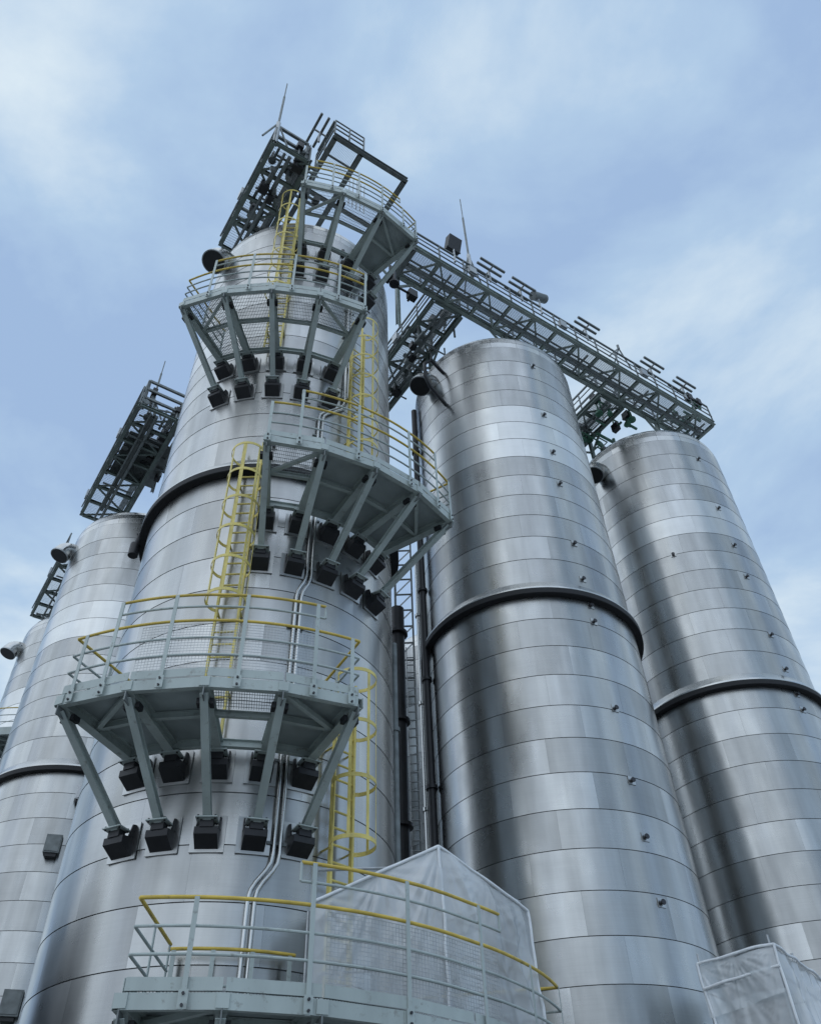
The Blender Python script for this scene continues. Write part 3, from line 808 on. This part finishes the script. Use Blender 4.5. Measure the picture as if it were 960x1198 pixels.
mast('thin lightning mast on the pale silo behind the tower', -0.85, 2.92, 9.25, 10.5)
mast('thin lightning mast beside the dark floodlight on the walkway', 1.76, -1.05, 9.30, 11.6)
mast('short thin mast behind the left end of the walkway', 1.15, 0.6, 9.25, 9.9, r=0.03)

def tube_light(label, u, w=-1.07, h=HB + 0.39, ax=V3):
    t = thing('twin_tube_lamp', label, 'lamp', G(u, w, h - 0.06), 'twin tube lamps on the walkway')
    p = G(u, w, h)
    MB().bar(p - UP * 0.4, p + UP * 0.42, 0.07, 0.07, V3).build('pole', 'galv', t)
    q = p + UP * 0.45
    MB().bar(q - ax.cross(UP) * 0.3, q + ax.cross(UP) * 0.3, 0.06, 0.05).build('bracket', 'galv', t)
    for s in (-0.24, 0.05, 0.28):
        c0 = q + ax.cross(UP) * s + UP * 0.06
        MB().bar(c0 - ax * 0.62, c0 + ax * 0.62, 0.09, 0.09).build('tube', 'dgalv', t)
names = ['leftmost lamp on the walkway, next to the mast', 'second lamp from the left on the walkway', 'third lamp along the walkway, between the two silos', 'lamp beside the small tripod on the walkway', 'last lamp, near the far end of the walkway']
for u, nme in zip((2.05, 2.56, 3.68, 4.90, 5.54), names): tube_light('grey twin tube ' + nme, u)
tube_light('grey twin tube lamp on the tower roof beside the hoist frame', -0.60, -1.42, 9.75, W3)

def flood(label, u, kind):
    t = thing('floodlight', label, 'lamp', G(u, -1.07, HB + 0.3))
    p = G(u, -1.07, HB + 0.39)
    MB().path([p - UP * 0.5, p + UP * 0.55], 0.045, 8).build('pole', 'galv', t, True)
    q = p + UP * 0.85
    if kind == 0:
        MB().box(q, V3, (W3 * 0.9 + UP * 0.3).normalized(), (UP * 0.95 - W3 * 0.3).normalized(), 0.6, 0.3, 0.75).build('housing', 'black', t)
        MB().bar(q - V3 * 0.34 - UP * 0.35, q + V3 * 0.34 - UP * 0.35, 0.06, 0.05).build('yoke', 'dgalv', t)
    else:
        MB().path([q - V3 * 0.3 - UP * 0.2, q - V3 * 0.15 - UP * 0.1, q + V3 * 0.2 + UP * 0.05, q + V3 * 0.42 + UP * 0.16], 0.2, 14).build('housing', 'dgalv', t, True)
        MB().path([p + UP * 0.5, q - V3 * 0.1 - UP * 0.15], 0.05, 8).build('yoke', 'galv', t, True)
flood('black box floodlight on a pole beside the walkway mast', 1.50, 0)
flood('round-backed grey floodlight on the walkway above the middle silo', 2.88, 1)
# small tripod davit
t = thing('tripod_davit', 'small steel tripod standing on the walkway rail', 'tripod', G(4.4, -1.0, HB + 0.35))
top = G(4.42, -1.0, HB + 0.35) + UP * 1.25
for dv in (V3 * -0.9, V3 * -0.3 + W3 * 0.4, V3 * 0.45):
    MB().tube(top, G(4.42, -1.0, HB + 0.33) + dv, 0.035, 6).build('leg', 'dgalv', t, True)
MB().path([top - UP * 0.05, top + UP * 0.22], 0.06, 8).build('head', 'dgalv', t, True)

# ------------------------------------------------------------------ between the silos
gl = Vector((-0.055 * S, 7.4 * S, 0))
t = thing('vertical_ladder', 'narrow grey ladder running up the gap left of the middle silo', 'ladder', gl)
for s in (-1, 1): MB().bar(gl + Vector((0.14 * s, 0, 0)), gl + Vector((0.14 * s, 0, Z(5.35))), 0.035, 0.05, (0, 1, 0)).build('stringer', 'galv', t)
rg = MB().path([(-0.14, 0, 0), (0.14, 0, 0)], 0.022, 6).mesh('rung', True); rg.materials.append(M['galv'])
z = 3.0
while z < Z(5.3):
    link('rung', rg, None, t, loc=(gl.x, gl.y, z)); z += 0.3
def riser(label, x, y, r, h, m='black', nm='riser_pipe'):
    t = thing(nm, label, 'pipe', (x * S, y * S, 0))
    MB().path([(x * S, y * S, 0), (x * S, y * S, Z(h))], r, 14).build('pipe', m, t, True)
    k = 1.2
    while k < h:
        MB().path([(x * S, y * S, Z(k)), (x * S, y * S, Z(k) + 0.10)], r * 1.45, 14).build('flange', m, t, True); k += 1.05
    return t
riser('black riser pipe hugging the left side of the middle silo', 0.09, 6.55, 0.11, 8.3)
riser('bright steel riser pipe beside the narrow ladder', 0.045, 6.95, 0.085, 6.2, 'pipe')
riser('thick dark duct in the gap behind the jutting platform', -0.185, 7.25, 0.24, 5.75, 'black', 'duct')
riser('dark riser pipe against the right flank of the tower', -0.175, 5.62, 0.08, 4.1, 'dgalv')
# lattice mast in the gap
lc = Vector((-0.12 * S, 7.9 * S, 0)); lw = 0.32
t = thing('lattice_mast', 'slim grey lattice mast behind the jutting platform', 'mast', lc)
for sx in (-1, 1):
    for sy in (-1, 1):
        MB().bar(lc + Vector((lw * sx, lw * sy, 0)), lc + Vector((lw * sx, lw * sy, Z(8.2))), 0.07, 0.07, (0, 1, 0)).build('leg', 'dgalv', t)
z = Z(5.0); k = 0
while z < Z(8.1):
    for a, b in (((-1, -1), (1, -1)), ((1, -1), (1, 1)), ((-1, 1), (-1, -1))):
        MB().bar(lc + Vector((lw * a[0], lw * a[1], z)), lc + Vector((lw * b[0], lw * b[1], z)), 0.05, 0.05).build('rail', 'dgalv', t)
        if z > Z(5.4): MB().bar(lc + Vector((lw * a[0], lw * a[1], z)), lc + Vector((lw * b[0], lw * b[1], z + 0.75)), 0.04, 0.04).build('lacing', 'galv', t)
    z += 0.75; k += 1
# curved hose under the vent of the middle silo
t = thing('bent_pipe', 'thick dark bent pipe hanging below the walkway, left of the middle silo', 'pipe', G(1.60, -0.3, 8.0))
p = [G(1.9, -0.25, 8.35), G(1.62, -0.28, 8.5), G(1.52, -0.28, 8.35), G(1.52, -0.28, 8.1), G(1.58, -0.28, 7.95), G(1.85, -0.25, 7.75)]
MB().path(p, 0.07, 10).build('pipe', 'black', t, True, angle=70)

# cable ladder and boxes on the pale silo
t = thing('cable_tray', 'dark vertical cable tray with boxes on the pale silo beside the tower', 'cable tray', cyl(cD, 26, 1.04, 0))
for s in (-1, 1): MB().bar(cyl(cD, 26, 1.04, 0) + tang(26) * 0.16 * s, cyl(cD, 26, 1.04, Z(4.7)) + tang(26) * 0.16 * s, 0.03, 0.14, radial(26)).build('side_rail', 'dgalv', t)
for k in range(4): MB().tube(cyl(cD, 26, 1.03, 0) + tang(26) * (-0.1 + 0.065 * k), cyl(cD, 26, 1.03, Z(4.7)) + tang(26) * (-0.1 + 0.065 * k), 0.03, 8).build('cable', 'black', t, True)
z = Z(1.2)
while z < Z(4.6):
    MB().box(cyl(cD, 26, 1.025, z), tang(26), radial(26), UP, 0.36, 0.2, 0.06).build('tray_rung', 'dgalv', t); z += 0.9
def wbox(label, az, h, w, hh, d, m):
    t = thing('wall_box', label, 'box', cyl(cD, az, 1.0, Z(h)))
    MB().box(cyl(cD, az, 1.0, Z(h)) + radial(az) * d / 2, tang(az), radial(az), UP, w, d, hh).build('case', m, t)
    MB().box(cyl(cD, az, 1.0, Z(h)) + radial(az) * (d + 0.012), tang(az), radial(az), UP, w * 0.86, 0.02, hh * 0.86).build('door', m, t)
    MB().box(cyl(cD, az, 1.0, Z(h)) + radial(az) * d * 0.5 - UP * (hh / 2 + 0.06), tang(az), radial(az), UP, w * 0.7, d * 0.7, 0.11).build('gland_box', 'black', t)
wbox('dark wall box on the pale silo, below its dark ring', 15.5, 3.86, 0.5, 0.6, 0.32, 'dgalv')
wbox('dark wall box low on the pale silo near the bottom edge', 16.5, 2.38, 0.55, 0.7, 0.35, 'dgalv')
wbox('small pale wall box on the pale silo beside the cable tray', 23.5, 4.45, 0.4, 0.5, 0.25, 'white')

# ------------------------------------------------------------------ dark hall left of the frame, mirrored in the foot of the tower
M['hall'] = mat('dark grey cladding', (0.05, 0.055, 0.065), 0.6, var=0.15)
x1, x0, y0, y1, zt = -17.6, -34.0, 9.2, 21.0, Z(2.72)
t = thing('plant_hall', 'dark grey clad hall left of the picture, mirrored in the foot of the tower', 'building', (-25.8, 15.1, 0))
MB().box(((x0 + x1) / 2, (y0 + y1) / 2, zt / 2), (1, 0, 0), (0, 1, 0), UP, x1 - x0, y1 - y0, zt).build('wall', 'hall', t)
MB().box(((x0 + x1) / 2, (y0 + y1) / 2, zt + 0.12), (1, 0, 0), (0, 1, 0), UP, x1 - x0 + 0.5, y1 - y0 + 0.5, 0.22).build('roof', 'dgalv', t)
for k in range(24):
    y = y0 + 0.25 + k * (y1 - y0 - 0.5) / 23
    MB().box((x1 + 0.03, y, zt / 2), (1, 0, 0), (0, 1, 0), UP, 0.06, 0.12, zt - 0.2).build('cladding_rib', 'hall', t)
for k in range(3):
    y = y0 + 2.0 + k * 3.6
    w_ = MB().box((x1 + 0.05, y, zt * 0.62), (1, 0, 0), (0, 1, 0), UP, 0.12, 0.22, 2.4).build('window', 'white', t)
MB().box((x1 + 0.06, y1 - 3.0, 2.2), (1, 0, 0), (0, 1, 0), UP, 0.16, 3.6, 4.4).build('roller_door', 'galv', t)

# ------------------------------------------------------------------ plastic-wrapped enclosures
from mathutils import noise as mn
def sheet(c00, c10, c11, c01, nu, nv, amp, seed, sag=0.0, fold=1.0):
    """draped sheet between four corners (bottom-left, bottom-right, top-right, top-left)"""
    c00, c10, c11, c01 = map(Vector, (c00, c10, c11, c01))
    nrm = (c10 - c00).cross(c01 - c00).normalized(); m = MB()
    W_ = (c10 - c00).length; H_ = (c01 - c00).length
    for j in range(nv + 1):
        for i in range(nu + 1):
            u = i / nu; v = j / nv
            p = (c00 * (1 - u) + c10 * u) * (1 - v) + (c01 * (1 - u) + c11 * u) * v
            x = u * W_; y = v * H_
            d = mn.noise(Vector((x * 1.3 + seed, y * 0.6 + 0.5 * math.sin(x * 2 + seed), seed))) * 1.0
            d += (0.45 - 1.5 * abs(mn.noise(Vector((x * 1.9 + y * 0.35 + seed * 3, y * 0.28 - x * 0.1, 3.3))))) * fold
            d += 0.5 * (0.4 - 1.3 * abs(mn.noise(Vector((x * 1.1 - y * 1.0 + seed, x * 0.35 + y * 0.3, 7.1)))))
            d += 0.10 * mn.noise(Vector((x * 5, y * 2.5, seed + 9)))
            # straight creases running down from the tied corners
            for (cx_, cy_) in ((0, H_), (W_, H_), (W_ * 0.5, H_)):
                th = math.atan2(cy_ - y + 0.05, x - cx_ + 1e-4); rad_ = math.hypot(x - cx_, y - cy_)
                d += 0.45 * (1 - 2 * abs(mn.noise(Vector((th * 5 + seed, seed * 2, 0.3 * rad_))))) * math.exp(-rad_ / 0.9) * min(1, rad_ / 0.3)
            e = min(1.0, 4 * min(u, 1 - u) + 0.35) * min(1.0, 4 * (1 - v) + 0.35)
            p = p + nrm * d * amp * e - UP * (0.35 * sag * math.sin(math.pi * u) + 0.03 * mn.noise(Vector((x * 3.1, seed, 1.7)))) * v
            m.v.append(tuple(p))
    for j in range(nv):
        for i in range(nu):
            a = j * (nu + 1) + i; m.f.append((a, a + 1, a + nu + 2, a + nu + 1))
    return m
def hem(t, p, q, n=14, r=0.028, seed=0.0):
    pts = []
    for i in range(n + 1):
        f = i / n; k = Vector(p) * (1 - f) + Vector(q) * f
        pts.append(k + Vector((mn.noise(k * 2.1), mn.noise(k * 2.3 + Vector((5, 0, seed))), mn.noise(k * 1.9 + Vector((0, 7, seed))))) * 0.04)
    MB().path(pts, r, 6).build('hem', 'hem', t, True, angle=80)
def W(x, y, h): return Vector((x * S, y * S, Z(h)))
t = thing('wrapped_enclosure', 'clear plastic sheeting draped over a scaffold on the lowest platform', 'tarpaulin', W(0.08, 4.4, 1.03))
db = 1.035
Nn = W(0.085, 4.29, 1.845); Nb = W(0.095, 4.33, db)
L1 = W(-0.53, 4.12, 1.53); L1b = W(-0.52, 4.14, db)
Rr_ = W(0.545, 4.76, 1.675); Rb = W(0.57, 4.78, db)
q = cyl(cA, 36, 1.03, Z(1.56)); q2 = cyl(cA, 66, 1.03, Z(1.78))
sheet(L1b, Nb, Nn, L1, 90, 66, 0.13, 1.3, 0.06).build('front_sheet', 'tarp', t, True, angle=180)
sheet(Nb, Rb, Rr_, Nn, 70, 66, 0.13, 5.1, 0.06).build('side_sheet', 'tarp', t, True, angle=180)
sheet(L1, Nn, q2, q, 46, 24, 0.06, 8.4, 0.10).build('roof_sheet', 'tarp', t, True, angle=180)
q3 = cyl(cA, 92, 1.03, Z(1.62))
sheet(Nn, Rr_, q3, q2, 40, 24, 0.06, 3.4, 0.08).build('roof_sheet', 'tarp', t, True, angle=180)
O = Vector((0, -0.05, 0.0))
for p, q_ in ((L1 + O, Nn + O), (Nn + O, Rr_ + O), (Nn + O, Nb + O), (Rr_ + O, Rb + O), (L1 + O, L1b + O)): hem(t, p, q_)
for (b, tp_) in ((Nb, Nn), (Rb, Rr_), (L1b, L1), ((Nb + L1b) / 2, (Nn + L1) / 2), ((Nb + Rb) / 2, (Nn + Rr_) / 2)):
    d = (Vector((cA.x, cA.y, 0)) - Vector((b.x, b.y, 0))).normalized() * 0.14
    MB().tube(Vector((tp_.x, tp_.y, b.z)) + d, tp_ + d - UP * 0.08, 0.024).build('scaffold_pole', 'galv', t, True)
for k in range(3):
    z = -0.25 - 0.75 * k
    d = Vector((0, 0.16, 0))
    MB().tube(Nn + d + UP * z, Vector((L1.x, L1.y, Nn.z)) * 0.98 + Nn * 0.02 + d + UP * (z - 0.2), 0.024).build('scaffold_pole', 'galv', t, True)
    MB().tube(Nn + d + UP * z, Vector((Rr_.x, Rr_.y, Nn.z)) + Vector((-0.1, 0.05, z - 0.1)), 0.024).build('scaffold_pole', 'galv', t, True)

t = thing('wrapped_enclosure', 'plastic-wrapped scaffold box in the bottom right corner', 'tarpaulin', W(2.0, 5.4, -0.5))
hh = 1.6
Nn = W(1.985, 5.25, hh + 0.01); L1 = W(1.61, 5.55, hh + 0.005); R1 = W(2.50, 5.96, hh)
Nb = W(1.99, 5.25, -0.5); Lb = W(1.72, 5.47, -0.5); Rb = W(2.50, 5.96, -0.5)
bk_ = W(2.12, 6.25, hh - 0.02)
# upper flap, then the main wall below it
def mix(a, b, f): return a * (1 - f) + b * f
sheet(mix(L1, Lb, 1.0), mix(Nn, Nb, 1.0), mix(Nn, Nb, 0.10), mix(L1, Lb, 0.10), 60, 120, 0.13, 2.2, 0.0).build('front_sheet', 'tarp', t, True, angle=180)
off = Vector((-0.05, -0.07, 0))
sheet(mix(L1, Lb, 0.135) + off, mix(Nn, Nb, 0.115) + off, Nn + off * 0.6, L1 + off * 0.6, 70, 36, 0.11, 6.6, 0.03).build('top_flap', 'tarp', t, True, angle=180)
sheet(Nb, Rb, R1, Nn, 70, 120, 0.13, 4.7, 0.03).build('side_sheet', 'tarp', t, True, angle=180)
sheet(L1, Nn, R1, bk_, 40, 30, 0.05, 7.9, 0.05).build('roof_sheet', 'tarp', t, True, angle=180)
O = Vector((-0.02, -0.10, 0.02))
for p, q_ in ((L1 + O, Nn + O), (Nn + O, R1 + O), (Nn + O, Nb + O), (L1 + O, Lb + O), (mix(L1, Lb, 0.065) + O * 1.3, mix(Nn, Nb, 0.055) + O * 1.3)): hem(t, p, q_, 24)
for b in (Nn, L1, mix(Nn, R1, 0.5), R1):
    p = mix(b, bk_, 0.07)
    MB().tube((p.x, p.y, 0), p + UP * (0.28 if b is not R1 else -0.1), 0.024).build('scaffold_pole', 'galv', t, True)
for k in range(3):
    z = -0.35 - 1.1 * k
    MB().tube(mix(Nn, bk_, 0.07) + UP * z, mix(L1, bk_, 0.07) + UP * z, 0.024).build('scaffold_pole', 'galv', t, True)
    MB().tube(mix(Nn, bk_, 0.07) + UP * z, mix(R1, bk_, 0.07) + UP * z, 0.024).build('scaffold_pole', 'galv', t, True)
